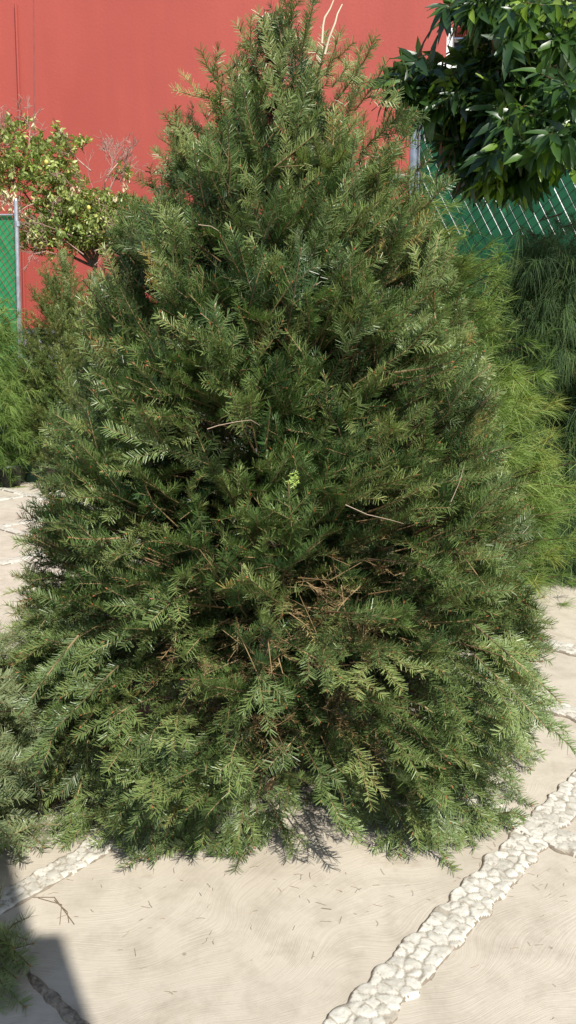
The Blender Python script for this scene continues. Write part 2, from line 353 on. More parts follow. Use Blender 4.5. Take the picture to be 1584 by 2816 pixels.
class Fir:
    def __init__(s, seed): s.r = R(seed); s.S = []; s.wood = []; s.buds = []
    def shoot(s, p0, p1, up, tint, bare=0.0, r0=.0022):
        s.S.append((p0, p1, up, tint, bare)); s.wood.append((p0, p1, r0, r0*.6))
    def axis(s, pts, r0, needle_from=.5, up=None, tint=.4, sec_from=.25, spacing=.05, sec_len=.3, sec_max=.34, dens=1.0):
        r = s.r; pts = np.asarray(pts); k = len(pts); seg = np.diff(pts, axis=0); L = np.linalg.norm(seg, axis=1).sum()
        for i in range(k-1):
            a = i/(k-1); b = (i+1)/(k-1)
            s.wood.append((pts[i], pts[i+1], r0*(1-a)+.0015, r0*(1-b)+.0015))
            if b > needle_from: s.S.append((pts[i], pts[i+1], up, tint, 0))
        s.buds.append((pts[-1], unit(seg[-1])))
        t = sec_from+r.rand()*.05; sg = 1
        while t < .86:
            x = t*(k-1); i = min(int(x), k-2); p = pts[i]+(pts[i+1]-pts[i])*(x-i); d = unit(seg[i]); side = unit(np.cross(d, up)); u2 = np.cross(side, d)
            ls = min(sec_max, sec_len*L*(1-t)**.75+.10)*r.uniform(.65, 1.15)
            an = math.radians(r.uniform(38, 60)); roll = r.normal(.28, .75)
            sd = d*math.cos(an)+(side*sg*math.cos(roll)+u2*math.sin(roll))*math.sin(an)
            sd = unit(sd+r.normal(0, .19, 3)+np.array([0, 0, .05]))
            mid = p+sd*ls*.5; bend = unit(d+sd*1.4)
            e = mid+bend*ls*.5
            s.S.append((p+(mid-p)*.12, mid, u2, tint+r.normal(0, .08), 0.0)); s.S.append((mid, e, u2, tint+r.normal(.04, .08), 0))
            s.wood.append((p, mid, .0021, .0016)); s.wood.append((mid, e, .0016, .0009)); 
            if r.rand() < .45: s.buds.append((e, bend))
            if ls > .10:
                tt = .22; s2 = 1
                while tt < .62:
                    q = p+(mid-p)*min(1, tt*2) if tt < .5 else mid+(e-mid)*(tt*2-1)
                    dd = sd if tt < .5 else bend; si = np.cross(dd, u2)
                    l3 = (ls*(1-tt)*.45+.065)*r.uniform(.7, 1.25); a3 = math.radians(r.uniform(38, 58)); ro = r.normal(.15, .55)
                    d3 = unit(dd*math.cos(a3)+(si*s2*math.cos(ro)+u2*math.sin(ro))*math.sin(a3)); e3 = q+d3*l3
                    s.S.append((q, e3, u2, tint+r.normal(.05, .10), 0)); s.wood.append((q, e3, .0013, .0008))
                    if r.rand() < .18: s.buds.append((e3, d3))
                    tt += .070/ls*r.uniform(.8, 1.3)/dens; s2 = -s2
            t += spacing/max(L, .1)*r.uniform(.75, 1.25)/dens; sg = -sg
    def emit(s, mb, density, nlen, nw, flat=.55, wood_mat=1, bud_mat=2, cull=None, ws=1.0):
        P0 = np.array([x[0] for x in s.S]); P1 = np.array([x[1] for x in s.S]); U = np.array([x[2] for x in s.S]); T = np.array([x[3] for x in s.S], float)
        if cull is not None:
            k = cull(P0, s.r); P0, P1, U, T = P0[k], P1[k], U[k], T[k]
        P0[:, 2] = np.maximum(P0[:, 2], .012); P1[:, 2] = np.maximum(P1[:, 2], .010)
        add_needles(mb, P0, P1, U, s.r, density, nlen, nw, T, flat=flat)
        A = np.array([x[0] for x in s.wood]); B = np.array([x[1] for x in s.wood]); A[:, 2] = np.maximum(A[:, 2], .008); B[:, 2] = np.maximum(B[:, 2], .008)
        mb.prisms(A, B, np.array([x[2] for x in s.wood])*ws, np.array([x[3] for x in s.wood])*ws, 4, wood_mat, np.clip(s.r.normal(.55, .22, len(A)), 0, 1))
        if bud_mat is not None and s.buds:
            b = np.array([x[0] for x in s.buds]); d = np.array([x[1] for x in s.buds]); b[:, 2] = np.maximum(b[:, 2], .012)
            mb.prisms(b-d*.002, b+d*.006, .0024, .0005, 5, bud_mat, .5)

def interp(tab, h): return float(np.interp(h, [x[0] for x in tab], [x[1] for x in tab]))
def conifer(F_, cx, cy, env, slope, nb, r, h0min, tint_fn, jitter=(.78, 1.06), weight=None, spacing=.05, K=9, sec_len=.30, sec_max=.34, needle_from=.5, dens=1.0, rfun=None, droop=.06):
    hs = np.linspace(env[0][0], env[-1][0], 400); rr = np.array([interp(env, h) for h in hs]); w = rr+.07
    cdf = np.cumsum(w); cdf /= cdf[-1]
    for i in range(nb):
        ht = float(np.interp((i+r.rand())/nb, cdf, hs)); az = i*2.399963+r.normal(0, .25)
        rad = interp(env, ht)*r.uniform(*jitter)
        if rfun: rad *= rfun(az, ht)
        a = math.radians(interp(slope, ht)+r.normal(0, 12)); hb = ht-rad*math.tan(a)
        hb = min(max(hb, h0min), env[-1][0]-.12)
        o = np.array([math.cos(az), math.sin(az), 0]); B = np.array([cx, cy, hb]); T = np.array([cx, cy, ht])+o*rad
        t = np.linspace(0, 1, K)[:, None]; L = np.linalg.norm(T-B)
        lat = np.cross(o, [0, 0, 1.])
        ctrl = (B+T)/2+np.array([0, 0, 1])*(-droop*L if a > 0.1 else .10*L)+lat*r.normal(0, .06)*L
        pts = (1-t)**2*B+2*t*(1-t)*ctrl+t*t*T
        pts[1:-1] += r.normal(0, .006, (K-2, 3))
        up = unit(np.array([0, 0, 1.])+o*-.2)
        F_.axis(pts, .0032+.006*L, needle_from, up, tint_fn(ht, az, r), .22, spacing, sec_len, sec_max, dens)

def shell(F_, cx, cy, env, slope, n, r, tint_fn, length=(.11, .21), clump=.35, front=True, low=True, seedk=0., hmax=9, skip=None):
    """branchlets standing on the crown's outer shell, in clumps with gaps between, joined inward by bare stems"""
    hs = np.linspace(env[0][0], env[-1][0], 400); rr = np.array([interp(env, h) for h in hs]); w = rr+.04; cdf = np.cumsum(w)/w.sum()
    m = 0
    while m < n:
        h = float(np.interp(r.rand(), cdf, hs)); az = r.uniform(-PI, PI)
        if h > hmax or (front and math.sin(az) > .35 and r.rand() < .72): continue
        e = interp(env, h); q = az*max(e, .25)*1.0
        nz = math.sin(q*9+2.1*math.sin(h*7+seedk)+seedk)+math.sin(h*13+2.3*math.sin(q*6+1.3)+seedk*2)+.8*math.sin(q*19+h*15)
        if nz < -clump*2 and r.rand() < .88: continue
        if h > hmax-.40 and r.rand() < .62*(h-hmax+.40)/.40+.15: continue
        if skip and skip(az, h, r): continue
        m += 1
        dep = 1-abs(r.normal(0, .085))-(.10 if nz < -.2 else 0)
        o = np.array([math.cos(az), math.sin(az), 0]); tip = np.array([cx, cy, h])+o*e*(dep+.02)
        sl = interp(slope, h)+r.normal(6, 17); a = math.radians(sl); sw = r.normal(0, .38)
        d = unit(o*math.cos(a)+np.array([0, 0, 1])*math.sin(a)+np.cross(o, [0, 0, 1.])*sw)
        L = r.uniform(*length); up = unit(np.array([0, 0, 1.])+o*r.normal(.35, .5)+np.cross(o, [0, 0, 1.])*r.normal(0, .45)); up = unit(up-d*np.dot(d, up)); side = np.cross(d, up)
        t0 = tint_fn(h, az, r); p0 = tip-d*L; mid = tip-d*L*.5+up*L*r.normal(0, .03)
        F_.S.append((p0, mid, up, t0, 0)); F_.S.append((mid, tip, up, t0+.07, 0)); F_.wood.append((p0, mid, .0022, .0017)); F_.wood.append((mid, tip, .0017, .0010))
        st = p0-unit(d*.6+o*.7+np.array([0, 0, .25]))*L*1.1; F_.wood.append((st, p0, .0030, .0022)); F_.S.append(((st+p0)*.5, p0, up, t0-.1, 0))
        if r.rand() < .4: F_.buds.append((tip, d))
        ns = r.randint(2, 5)
        for k in range(ns):
            sg = 1 if k % 2 else -1; b = p0+(tip-p0)*(.02+.17*k+r.uniform(-.05, .05)); an = math.radians(r.uniform(32, 52)); ro = r.normal(0, .35)
            d3 = unit(d*math.cos(an)+(side*sg*math.cos(ro)+up*math.sin(ro))*math.sin(an)); l3 = L*r.uniform(.42, .72)*(1-.12*k)
            F_.S.append((b, b+d3*l3, up, t0+r.normal(.05, .07), 0)); F_.wood.append((b, b+d3*l3, .0014, .0008))
            if r.rand() < .2: F_.buds.append((b+d3*l3, d3))

def tree_root(name, x, y, label, cat, group=None):
    return empty(name, (x, y, 0), label, cat, group)

# ---- the big fir
CX, CY = -.035, 3.0
prof = [(10, 30), (60, 58), (139, 112), (250, 198), (378, 308), (480, 362), (598, 428), (836, 526), (1093, 592), (1386, 672), (1600, 715)]
env = []
for y, hw in prof:
    h = W(792, y, CY)[2]; zc = CY*math.cos(PITCH)+(CAMZ-h)*math.sin(PITCH); env.append((h, hw/F*zc*1.0))
env = env[::-1]
env = [(.04, .92), (.16, 1.01), (.35, 1.08)]+[e for e in env if e[0] > .5]
slope = [(0, -24), (.25, -14), (.6, 4), (1.0, 18), (1.5, 30), (2.0, 42), (2.5, 58), (2.9, 72)]
tr = tree_root('fir_tree', CX, CY, 'big bushy dark green fir standing in a green pot in the middle of the concrete', 'tree')
Fm = Fir(11); r = R(5)
def tint_main(h, az, r):
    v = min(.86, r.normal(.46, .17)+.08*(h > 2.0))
    return v+(.42 if r.rand() < .012 else 0)
def rf(az, h):
    f = 1.0+(.05*max(0, -math.cos(az)) if 1.0 < h < 2.2 else 0)
    # open patch low in the middle of the front
    d = (az+PI/2+PI) % (2*PI)-PI
    if abs(d-.02) < .22 and h < .5: f *= .72
    return f
conifer(Fm, CX, CY, env, slope, 100, r, .36, tint_main, rfun=rf, spacing=.062, jitter=(.74, 1.05))
slope_s = [(0, -48), (.2, -38), (.45, -18), (.8, 6), (1.2, 24), (1.6, 38), (2.1, 50), (2.6, 66)]
def skip_main(az, h, r):
    d = az+PI/2
    if h < .24 and abs(d-.0) < .20: return True
    if h < .20 and r.rand() < .45: return True
    if h < .22 and abs(d+.62) < .10: return True
    if .42 < h < .82 and -.42 < d < .50 and r.rand() < .62: return True          # thin, twiggy patch low in the front
    if abs(h-2.17) < .07 and abs(d+1.3) < .5 and r.rand() < .8: return True      # notch under the upper left shoulder
    if abs(h-2.2) < .05 and abs(d-.35) < .2: return True
    return False
shell(Fm, CX, CY, env, slope_s, 1750, r, tint_main, seedk=.7, clump=.10, hmax=2.60, skip=skip_main)
shell(Fm, CX, CY, [(h, q*.64) for h, q in env if h > .3], slope_s, 900, r, lambda h, az, r: r.normal(.06, .05), clump=2)  # dark-tinted inner filler: shade in the gaps put into the needle colour
# inner shorter branches, mostly bare inside
conifer(Fm, CX, CY, [(h, rr_*.66) for h, rr_ in env if h < 2.25], slope, 70, r, .36, lambda h, az, r: r.normal(.3, .1), spacing=.06, needle_from=.6)
top = [((678, 116), (786, 275)), ((721, 63), (786, 193)), ((803, -40), (806, 270)), ((868, -30), (822, 160)), ((936, 87), (897, 200)), ((1033, 113), (926, 275)), ((963, 169), (912, 240)), ((999, 217), (936, 345)),
       ((1062, 174), (970, 312)), ((755, 82), (765, 300)), ((695, 169), (733, 357)), ((641, 203), (699, 295)), ((598, 188), (617, 360)), ((540, 251), (600, 285)), ((637, 241), (690, 340)), ((453, 357), (565, 448)),
       ((501, 372), (583, 425)), ((526, 345), (600, 400)), ((480, 464), (565, 495)), ((417, 507), (485, 575)), ((477, 488), (480, 610)), ((540, 560), (540, 690)), ((1095, 250), (1040, 380)), ((1140, 330), (1060, 450)),
       ((1110, 300), (1010, 400)), ((840, 60), (840, 260)), ((895, 90), (860, 260)), ((770, 170), (790, 340)), ((1180, 440), (1080, 520)), ((385, 560), (450, 640)), ((350, 600), (430, 660)), ((1215, 520), (1130, 600)),
       ((310, 640), (400, 700)), ((1250, 1010), (1080, 1060)), ((1245, 995), (1085, 1025)), ((190, 1478), (330, 1480)), ((180, 2330), (250, 2080)), ((1225, 2385), (1130, 2180)), ((800, 2345), (735, 2180)), ((410, 2390), (420, 2220)), ((885, 2220), (930, 2040)),
       ((560, 2350), (600, 2170)), ((690, 2370), (650, 2200)), ((1410, 2300), (1290, 2150))]
low = [(130, 2200), (180, 2330), (230, 2290), (285, 2320), (335, 2350), (375, 2300), (440, 2365), (490, 2340), (535, 2350), (600, 2350), (650, 2370), (700, 2340), (770, 2300), (930, 2210), (985, 2270), (1040, 2300), (1100, 2330),
       (1150, 2350), (1200, 2340), (1270, 2330), (1330, 2320), (1375, 2290), (1430, 2200), (1470, 2110), (1510, 2010), (1540, 1930), (90, 2080), (60, 1960), (400, 2250), (560, 2240), (1060, 2200), (1180, 2220), (1300, 2180), (480, 2200), (300, 2180), (660, 2230)]
top += [((x, y), (x+(790-x)*r.uniform(.16, .36), y-r.uniform(190, 260))) for x, y in low]
for (tx, ty), (bx, by) in top:
    if ty > 2100:
        dt = G(tx, ty)[1]+.02; T = W(tx, ty-8, dt); B = W(bx, by, dt+.12)
    elif ty > 900: T = W(tx, ty, CY-.82-.12); B = W(bx, by, CY-.70-.1)
    else:
        dd = r.uniform(-.16, .10); T = W(tx, ty, CY+dd); B = W(bx, by, CY+dd*.5+r.uniform(-.05, .05))
    t = np.linspace(0, 1, 6)[:, None]; L = np.linalg.norm(T-B); side = unit(np.array([T[0]-B[0], 0.01, 0]))
    ctrl = (B+T)/2+side*L*.06+np.array([0, -.02, -.02*L]); pts = (1-t)**2*B+2*t*(1-t)*ctrl+t*t*T
    pts[:, 2] = np.maximum(pts[:, 2], .02)
    upv = np.array([r.normal(0, .3), -1., .6]) if ty < 900 else np.array([0, -.6, 1.])
    bare = ty < 280
    Fm.axis(pts, .0022, .0, unit(upv), r.uniform(.62, .84) if ty < 280 else r.uniform(.35, .6), .25 if not 900 < ty < 2000 else .95, .055 if not bare else .10, .28, .12)
crown = MB()
def cull_main(P, r):
    back = (P[:, 1]-CY) > .25
    return ~(back & (r.rand(len(P)) < .35))
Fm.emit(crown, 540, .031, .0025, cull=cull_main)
# dry, rusty inner twigs low in the crown: thin bare sticks and dead needles
dw = []; rd = R(77); D0 = []; D1 = []
for i in range(420):
    az = rd.normal(-PI/2, .75) if rd.rand() < .85 else rd.uniform(0, PI); h = rd.uniform(.30, 1.0); r0 = rd.uniform(.35, .84); o = np.array([math.cos(az), math.sin(az), 0])
    p = np.array([CX, CY, h])+o*r0; d = unit(o*rd.uniform(.2, 1)+np.cross(o, [0, 0, 1])*rd.normal(0, .8)+np.array([0, 0, rd.normal(-.05, .5)])); L = rd.uniform(.08, .26)
    q = p+d*L*.5; e = q+unit(d+rd.normal(0, .35, 3))*L*.5
    dw += [(p, q, .0026), (q, e, .0018)]
    for _ in range(3):
        f = p+(q-p)*rd.rand(); ee = f+unit(d+rd.normal(0, .7, 3))*rd.uniform(.04, .10); dw.append((f, ee, .0013))
        if rd.rand() < .5: D0.append(f); D1.append(ee)
crown.prisms(np.array([x[0] for x in dw]), np.array([x[1] for x in dw]), np.array([x[2] for x in dw]), np.array([x[2]*.6 for x in dw]), 4, 1, rd.uniform(.4, 1, len(dw)))
add_needles(crown, np.array(D0), np.array(D1), np.tile([0, 0, 1.], (len(D0), 1)), rd, 320, .020, .0019, rd.uniform(.2, 1, len(D0)), mat=3)
crown.build('crown', [M['fir'], M['twig'], M['bud'], M['deadneedle']], tr)
tk = MB(); hz = np.linspace(.25, 2.45, 14); wob = np.array([[.012*math.sin(h*4), .010*math.cos(h*3.1), 0] for h in hz])
tk.tube(np.stack([np.full(14, CX), np.full(14, CY), hz], 1)+wob, np.linspace(.042, .007, 14), 10); tk.build('trunk', M['bark'], tr)
def bare_twig(pix, D, r0, name='bare_twig', parent=None, tint=.9):
    m = MB(); P = np.array([W(a, b, D+c) for a, b, c in pix]); 
    m.tube(P, np.linspace(r0, r0*.45, len(P)), 6, 0, tint); return m.build(name, M['bare'], parent)
bare_twig([(893, 150, 0), (905, 105, 0), (922, 62, -.01), (928, 38, 0), (941, 12, .01)], 2.95, .0045, parent=tr)
bare_twig([(885, 120, 0), (888, 72, 0), (893, 48, 0), (908, 24, .01), (920, -6, .01)], 2.93, .0045, parent=tr)
bare_twig([(792, 140, 0), (778, 104, 0), (766, 78, 0), (762, 46, .01)], 2.96, .004, parent=tr, tint=.7)
bare_twig([(545, 618, 0), (580, 622, 0), (600, 634, 0), (622, 660, .02)], 2.40, .0012, tint=.6, parent=tr)
bare_twig([(570, 1180, 0), (600, 1170, 0), (650, 1160, 0), (690, 1155, .02), (715, 1170, .05)], 2.05, .0012, tint=.6, parent=tr)
bare_twig([(950, 1388, 0), (1010, 1415, 0), (1075, 1430, 0), (1110, 1440, .05)], 2.02, .0012, tint=.6, parent=tr)
bare_twig([(1240, 1380, 0), (1262, 1330, 0), (1275, 1285, 0)], 2.15, .0012, tint=.6, parent=tr)
bare_twig([(780, 1530, 0), (730, 1470, 0), (745, 1400, .02)], 2.35, .0040, parent=tr, tint=.35)
bare_twig([(640, 1440, 0), (655, 1415, 0), (665, 1395, .02)], 2.2, .0025, parent=tr, tint=.6)
# pale yellow-green young sprig in the middle
sg = MB(); q0 = np.array([W(812, 1292, 2.02), W(806, 1300, 2.02), W(818, 1305, 2.03)]); q1 = np.array([W(806, 1340, 1.99), W(792, 1325, 2.0), W(824, 1330, 2.0)])
add_needles(sg, q0, q1, np.tile([0, -1., .3], (3, 1)), R(3), 420, .011, .0020, np.array([.2, .4, .6]))
ym = foliage('young_needles', [(0, (.30, .42, .08)), (1, (.50, .58, .16))], trans=.3); sg.build('young_sprig', ym, tr)

# ---- pots
def pot(x, y, rt, rb, h, m, label, tilt=0):
    e = empty('plant_pot', (x, y, 0), label, 'pot')
    b = MB(); b.lathe([(rb*.2, .004), (rb, .004), (rt*.97, h-.04), (rt*1.05, h-.04), (rt*1.06, h), (rt*.98, h), (rt*.93, h-.05), (rt*.5, h-.05)], (x, y, 0)); b.build('pot_body', m, e)
    s = MB(); s.lathe([(rt*.945, h-.045), (rt*.5, h-.035), (.001, h-.03)], (x, y, 0), 24); s.build('soil', M['soil'], e); return e
pot(CX+.02, CY+.02, .185, .15, .30, M['pot_green'], 'dark green plastic pot under the low branches of the big fir')

# ---- near fir at the left edge
t2 = tree_root('fir_tree', -1.60, 2.2, 'pale grey-green fir cut off by the left edge, in front of the big fir', 'tree')
F2 = Fir(21)
env2 = [(.03, .74), (.15, .84), (.4, .84), (.7, .72), (1.0, .56), (1.5, .36), (2.0, .14)]
sl2 = [(0, -16), (.4, -4), (.8, 8), (1.4, 25), (2.0, 55)]
def left_only(az, h): return 1.0
shell(F2, -1.60, 2.2, env2, [(0, -30), (.4, -12), (.8, 8), (1.4, 30), (2, 55)], 700, R(18), lambda h, az, r: r.normal(.5, .15), front=False)
conifer(F2, -1.60, 2.2, env2, sl2, 110, R(8), .25, lambda h, az, r: r.normal(.5, .15), spacing=.05, jitter=(.80, 1.0))
for (tx, ty), (bx, by), dh in [((82, 2655), (-90, 2560), .05), ((45, 2690), (-110, 2640), .04), ((110, 2210), (-20, 2120), .10), ((182, 2185), (20, 2190), .16), ((150, 2100), (-10, 2080), .22), ((95, 1930), (-60, 1900), .3), ((60, 1790), (-80, 1760), .4), ((120, 2330), (-20, 2240), .05)]:
    T = W(tx, ty, G(tx, ty)[1]-dh*1.2); B = W(bx, by, G(bx, by)[1]+.05-dh); tt = np.linspace(0, 1, 6)[:, None]; pts = B+(T-B)*tt+np.array([0, 0, .03])*np.sin(tt*PI)
    pts = np.concatenate([[np.array([-1.60, 2.2, max(.3, B[2]+.1)])], [(np.array([-1.60, 2.2, max(.3, B[2]+.1)])+pts[0])/2], pts])
    F2.axis(pts, .004, .35, unit(np.array([.1, -.4, 1.])), .62, .45, .06, .2, .13)
c2 = MB(); F2.emit(c2, 600, .033, .0024, cull=lambda P, r: (P[:, 0] > -1.8) | (r.rand(len(P)) < .25)); c2.build('crown', [M['fir_pale'], M['twig'], M['bud']], t2)
k2 = MB(); k2.tube([(-1.60, 2.2, 0.002), (-1.69, 2.2, 1), (-1.60, 2.2, 1.95)], [.03, .02, .005], 8); k2.build('trunk', M['bark'], t2)

# ---- spruce behind left
sx = W(205, 1314, 9.6)[0]
t3 = tree_root('spruce_tree', sx, 9.6, 'narrow olive-brown spruce left of the big fir, below the lemon tree', 'tree')
F3 = Fir(31)
env3 = [(.12, .80), (.5, .88), (1.0, .82), (1.6, .68), (2.1, .50), (2.5, .28), (2.8, .06)]
conifer(F3, sx, 9.6, env3, [(0, 0), (1, 20), (2, 38), (2.8, 70)], 340, R(9), .15, lambda h, az, r: r.normal(.5, .18), spacing=.06, K=6, needle_from=.2, jitter=(.72, 1.12))
c3 = MB(); F3.emit(c3, 240, .026, .0055, flat=1.0, ws=.6, bud_mat=None, cull=lambda P, r: (P[:, 1] < 9.75) | (r.rand(len(P)) < .3)); 
c3.build('crown', [M['spruce'], M['twig']], t3)
k3 = MB(); k3.tube([(sx, 9.6, .2), (sx+.01, 9.6, 1.5), (sx, 9.6, 2.7)], [.04, .025, .006], 8); k3.build('trunk', M['bark'], t3)

# ---- long-needled pines
def pine(name, x, y, env, ntuft, nn, nlen, nw, material, seed, label, droop=.5, outward=.8, cull=None, tint0=.5, clus=1.5):
    root = tree_root(name, x, y, label, 'tree'); r = R(seed)
    hs = np.linspace(env[0][0], env[-1][0], 300); w = np.array([interp(env, h) for h in hs])+.08; cdf = np.cumsum(w)/w.sum()
    h = np.interp(r.rand(ntuft), cdf, hs); az = r.uniform(0, 2*PI, ntuft); e = np.interp(h, [a for a, _ in env], [b for _, b in env])
    lump = 1+.10*np.sin(az*5+h*6)+.07*np.sin(az*9-h*11)
    rad = e*lump*np.sqrt(r.uniform(.42, 1, ntuft))
    O = np.stack([np.cos(az), np.sin(az), 0*az], 1); C = np.array([x, y, 0])+O*rad[:, None]+np.array([0, 0, 1])*h[:, None]
    nc = max(8, ntuft//7); ci = r.randint(0, nc, ntuft); seeds = C[:nc].copy(); so_ = O[:nc].copy(); stint = np.clip(r.normal(tint0, .16, nc), 0, 1)
    C = seeds[ci]+r.normal(0, 1, (ntuft, 3))*np.array([.075, .075, .10])*clus; O = unit(so_[ci]+r.normal(0, .15, (ntuft, 3))); az = az[ci]; h = C[:, 2]
    keep = (np.sin(az) < .35) | (r.rand(ntuft) < .35)
    C, O, h, ci = C[keep], O[keep], h[keep], ci[keep]; n = len(C)
    A = unit(O*outward+np.array([0, 0, 1.])*r.uniform(-.1, .9, (n, 1))+r.normal(0, .25, (n, 3)))
    tl = r.uniform(.06, .16, n); T = np.clip(stint[ci]+r.normal(0, .07, n), 0, 1)
    idx = np.repeat(np.arange(n), nn); k = len(idx); t = r.rand(k)
    base = C[idx]-A[idx]*(tl[idx]*(1-t))[:, None]
    d = unit(A[idx]*r.uniform(.45, 1.1, (k, 1))+r.normal(0, .42, (k, 3)))
    L = nlen*r.uniform(.7, 1.15, k); g_ = np.array([0, 0, -1.])
    K = 4; s_ = np.linspace(0, 1, K)
    P = base[:, None]+d[:, None]*(s_[None, :, None]*L[:, None, None])+g_*((s_**2)[None, :, None]*L[:, None, None]*droop*r.uniform(.6, 1.3, (k, 1, 1)))
    P[..., 2] = np.maximum(P[..., 2], .01)
    wd = unit(np.cross(d, r.normal(0, 1, (k, 3))))
    m = MB(); m.ribbons(P, np.array([nw, nw, nw*.8, nw*.25]), wd, 0, np.clip(T[idx]+r.normal(0, .05, k), 0, 1))
    m.prisms(C-A*tl[:, None], C, .003, .0025, 4, 1, .4)
    # limbs to the tufts
    sel = r.rand(n) < .35; B = np.stack([np.full(sel.sum(), x), np.full(sel.sum(), y), np.maximum(.2, C[sel][:, 2]-.35*np.linalg.norm(C[sel][:, :2]-[x, y], axis=1))], 1)
    m.prisms(B, (C-A*tl[:, None])[sel], .008, .003, 4, 1, .2)
    m.build('crown', [material, M['twig']], root)
    k_ = MB(); k_.tube([(x, y, .12), (x+.01, y, env[-1][0]*.5), (x, y, env[-1][0]*.97)], [.045, .03, .008], 8); k_.build('trunk', M['bark'], root)
    return root
pine('pine_tree', .80, 5.25, [(.10, .92), (.5, 1.04), (1.0, .93), (1.6, .66), (2.1, .34), (2.4, .16), (2.6, .05)], 3000, 34, .135, .0026, M['pine_light'], 41,
     'bright yellow-green long-needled pine just behind the right side of the big fir', droop=.22, outward=1.0, tint0=.68)
pine('pine_tree', 2.02, 6.05, [(.12, 1.0), (.5, 1.0), (1.0, .85), (1.4, .66), (1.6, .52), (1.75, .46), (1.95, .44), (2.15, .30), (2.3, .15), (2.4, .06)], 3700, 40, .17, .0030, M['pine_dark'], 42,
     'dark weeping pine with long hanging needles at the right edge, before the shaded fence', droop=.95, outward=.7, tint0=.42)
px_ = W(-45, 1290, 9.2)[0]
pine('pine_tree', px_, 9.2, [(.25, .55), (.6, .70), (1.1, .66), (1.5, .52), (1.85, .34), (2.1, .12)], 1900, 34, .15, .0045, M['pine_light'], 43,
     'light green soft pine at the left edge below the green fence, above a black pot', droop=.5, tint0=.45)
pot(px_+.36, 9.0, .17, .13, .26, M['pot_black'], 'black plastic pot at the left edge under the light green pine')
pot(W(85, 1300, 9.2)[0], 9.35, .15, .12, .34, M['pot_green'], 'dark green pot at the foot of the olive-brown spruce')

# ------------------------------------------------------------------ broad leaves
LT = np.array([0, .18, .42, .70, 1.0]); LW = np.array([.10, .72, 1.0, .74, .03])
def leaves(mb, base, axis, up, L, Wd, r, tint, bend=.25, fold=.28, mat=0, curl=0.0):
    """leaf blades: 5 rows x 3 columns, folded on the midrib and arched"""
    n = len(base); a = unit(axis); u = unit(up-d_dot(up, a)); s = np.cross(a, u)
    L = np.broadcast_to(L, (n,)); Wd = np.broadcast_to(Wd, (n,)); bd = bend*r.uniform(.2, 1.6, n)
    rows = []
    for t, w in zip(LT, LW):
        c = base+a*(L*t)[:, None]-u*(L*bd*t*t)[:, None]
        hw = (Wd*w*.5)[:, None]; lift = u*(Wd*w*.5*fold)[:, None]; wav = u*(Wd*.10*np.sin(t*9+r.rand(n)*6))[:, None]
        rows += [c-s*hw+lift+wav, c, c+s*hw+lift-wav]
    V = np.stack(rows, 1).reshape(-1, 3); b = np.arange(n)[:, None]*15
    q = []
    for i in range(4):
        for j in range(2): q.append([i*3+j, i*3+j+1, i*3+j+4, i*3+j+3])
    q = np.array(q); Fc = (b[:, :, None]+q[None]).reshape(-1, 4)
    mb.add(V, Fc, mat, np.repeat(np.clip(tint, 0, 1), 8), True)

def leafy(mb, shoots, r, nleaf, L, Wd, tint_fn, spread=.9, mat=0, twmat=1, tw=.003, bend=.25, droop=.2):
    """shoots: (p0,p1). leaves spiral on the outer part"""
    B = []; A = []; U = []; LL = []; TT = []
    for p0, p1 in shoots:
        d = unit(p1-p0); ref = unit(np.cross(d, r.normal(0, 1, 3))); r2 = np.cross(d, ref); ln = np.linalg.norm(p1-p0); tb = tint_fn(p1)
        for k in range(nleaf):
            t = .30+.70*(k+r.rand()*.5)/nleaf; a = k*2.4+r.normal(0, .3); o = ref*math.cos(a)+r2*math.sin(a)
            sp = spread*(1.25-.6*t)
            ax = unit(d*(.45+.5*t)+o*sp+np.array([0, 0, -droop])); B.append(p0+(p1-p0)*t); A.append(ax); U.append(unit(d*.6-o*.4+np.array([0, 0, .8]))); LL.append(L*r.uniform(.5, 1.15)); TT.append(tb+r.normal(0, .08))
    LL = np.array(LL); leaves(mb, np.array(B), np.array(A), np.array(U), LL, LL*Wd, r, np.array(TT), bend=bend, mat=mat)
    mb.prisms(np.array([s[0] for s in shoots]), np.array([s[1] for s in shoots]), tw, tw*.6, 4, twmat, .25)

br = tree_root('broadleaf_tree', 2.9, 4.0, 'dark glossy broad-leaved tree overhanging the upper right corner', 'tree')
rb_ = R(51); bl = MB(); hub = np.array([2.7, 4.0, 3.0])
blobs = [(1290, 465, 3.85, 60, 60, .25, 26),   # px,py,D, rx,ry(px), depth(m), shoots
    (1500, 150, 4.0, 190, 170, .55, 210), (1430, 330, 3.9, 170, 130, .5, 190), (1245, 265, 3.9, 105, 75, .3, 80), (1400, 455, 3.75, 100, 75, .28, 70), (1570, 370, 3.8, 80, 90, .4, 60), (1360, 5, 3.8, 140, 55, .4, 70),
    (1265, 395, 3.9, 65, 75, .25, 36), (1150, 205, 3.85, 60, 50, .15, 12), (1100, 230, 3.8, 60, 45, .12, 14), (1150, 300, 3.8, 50, 45, .12, 10), (1350, 180, 4.2, 110, 90, .4, 90)]
shoots = []
for px, py, D, rx, ry, dp, n in blobs:
    for _ in range(n):
        v = unit(rb_.normal(0, 1, 3))*rb_.uniform(.25, 1)**.45
        p = W(px+v[0]*rx, py+v[1]*ry, D+v[2]*dp)
        c = W(px, py, D); d = unit((p-c)+unit(p-hub)*.35+rb_.normal(0, .10, 3)); shoots.append((p-d*rb_.uniform(.08, .16), p))
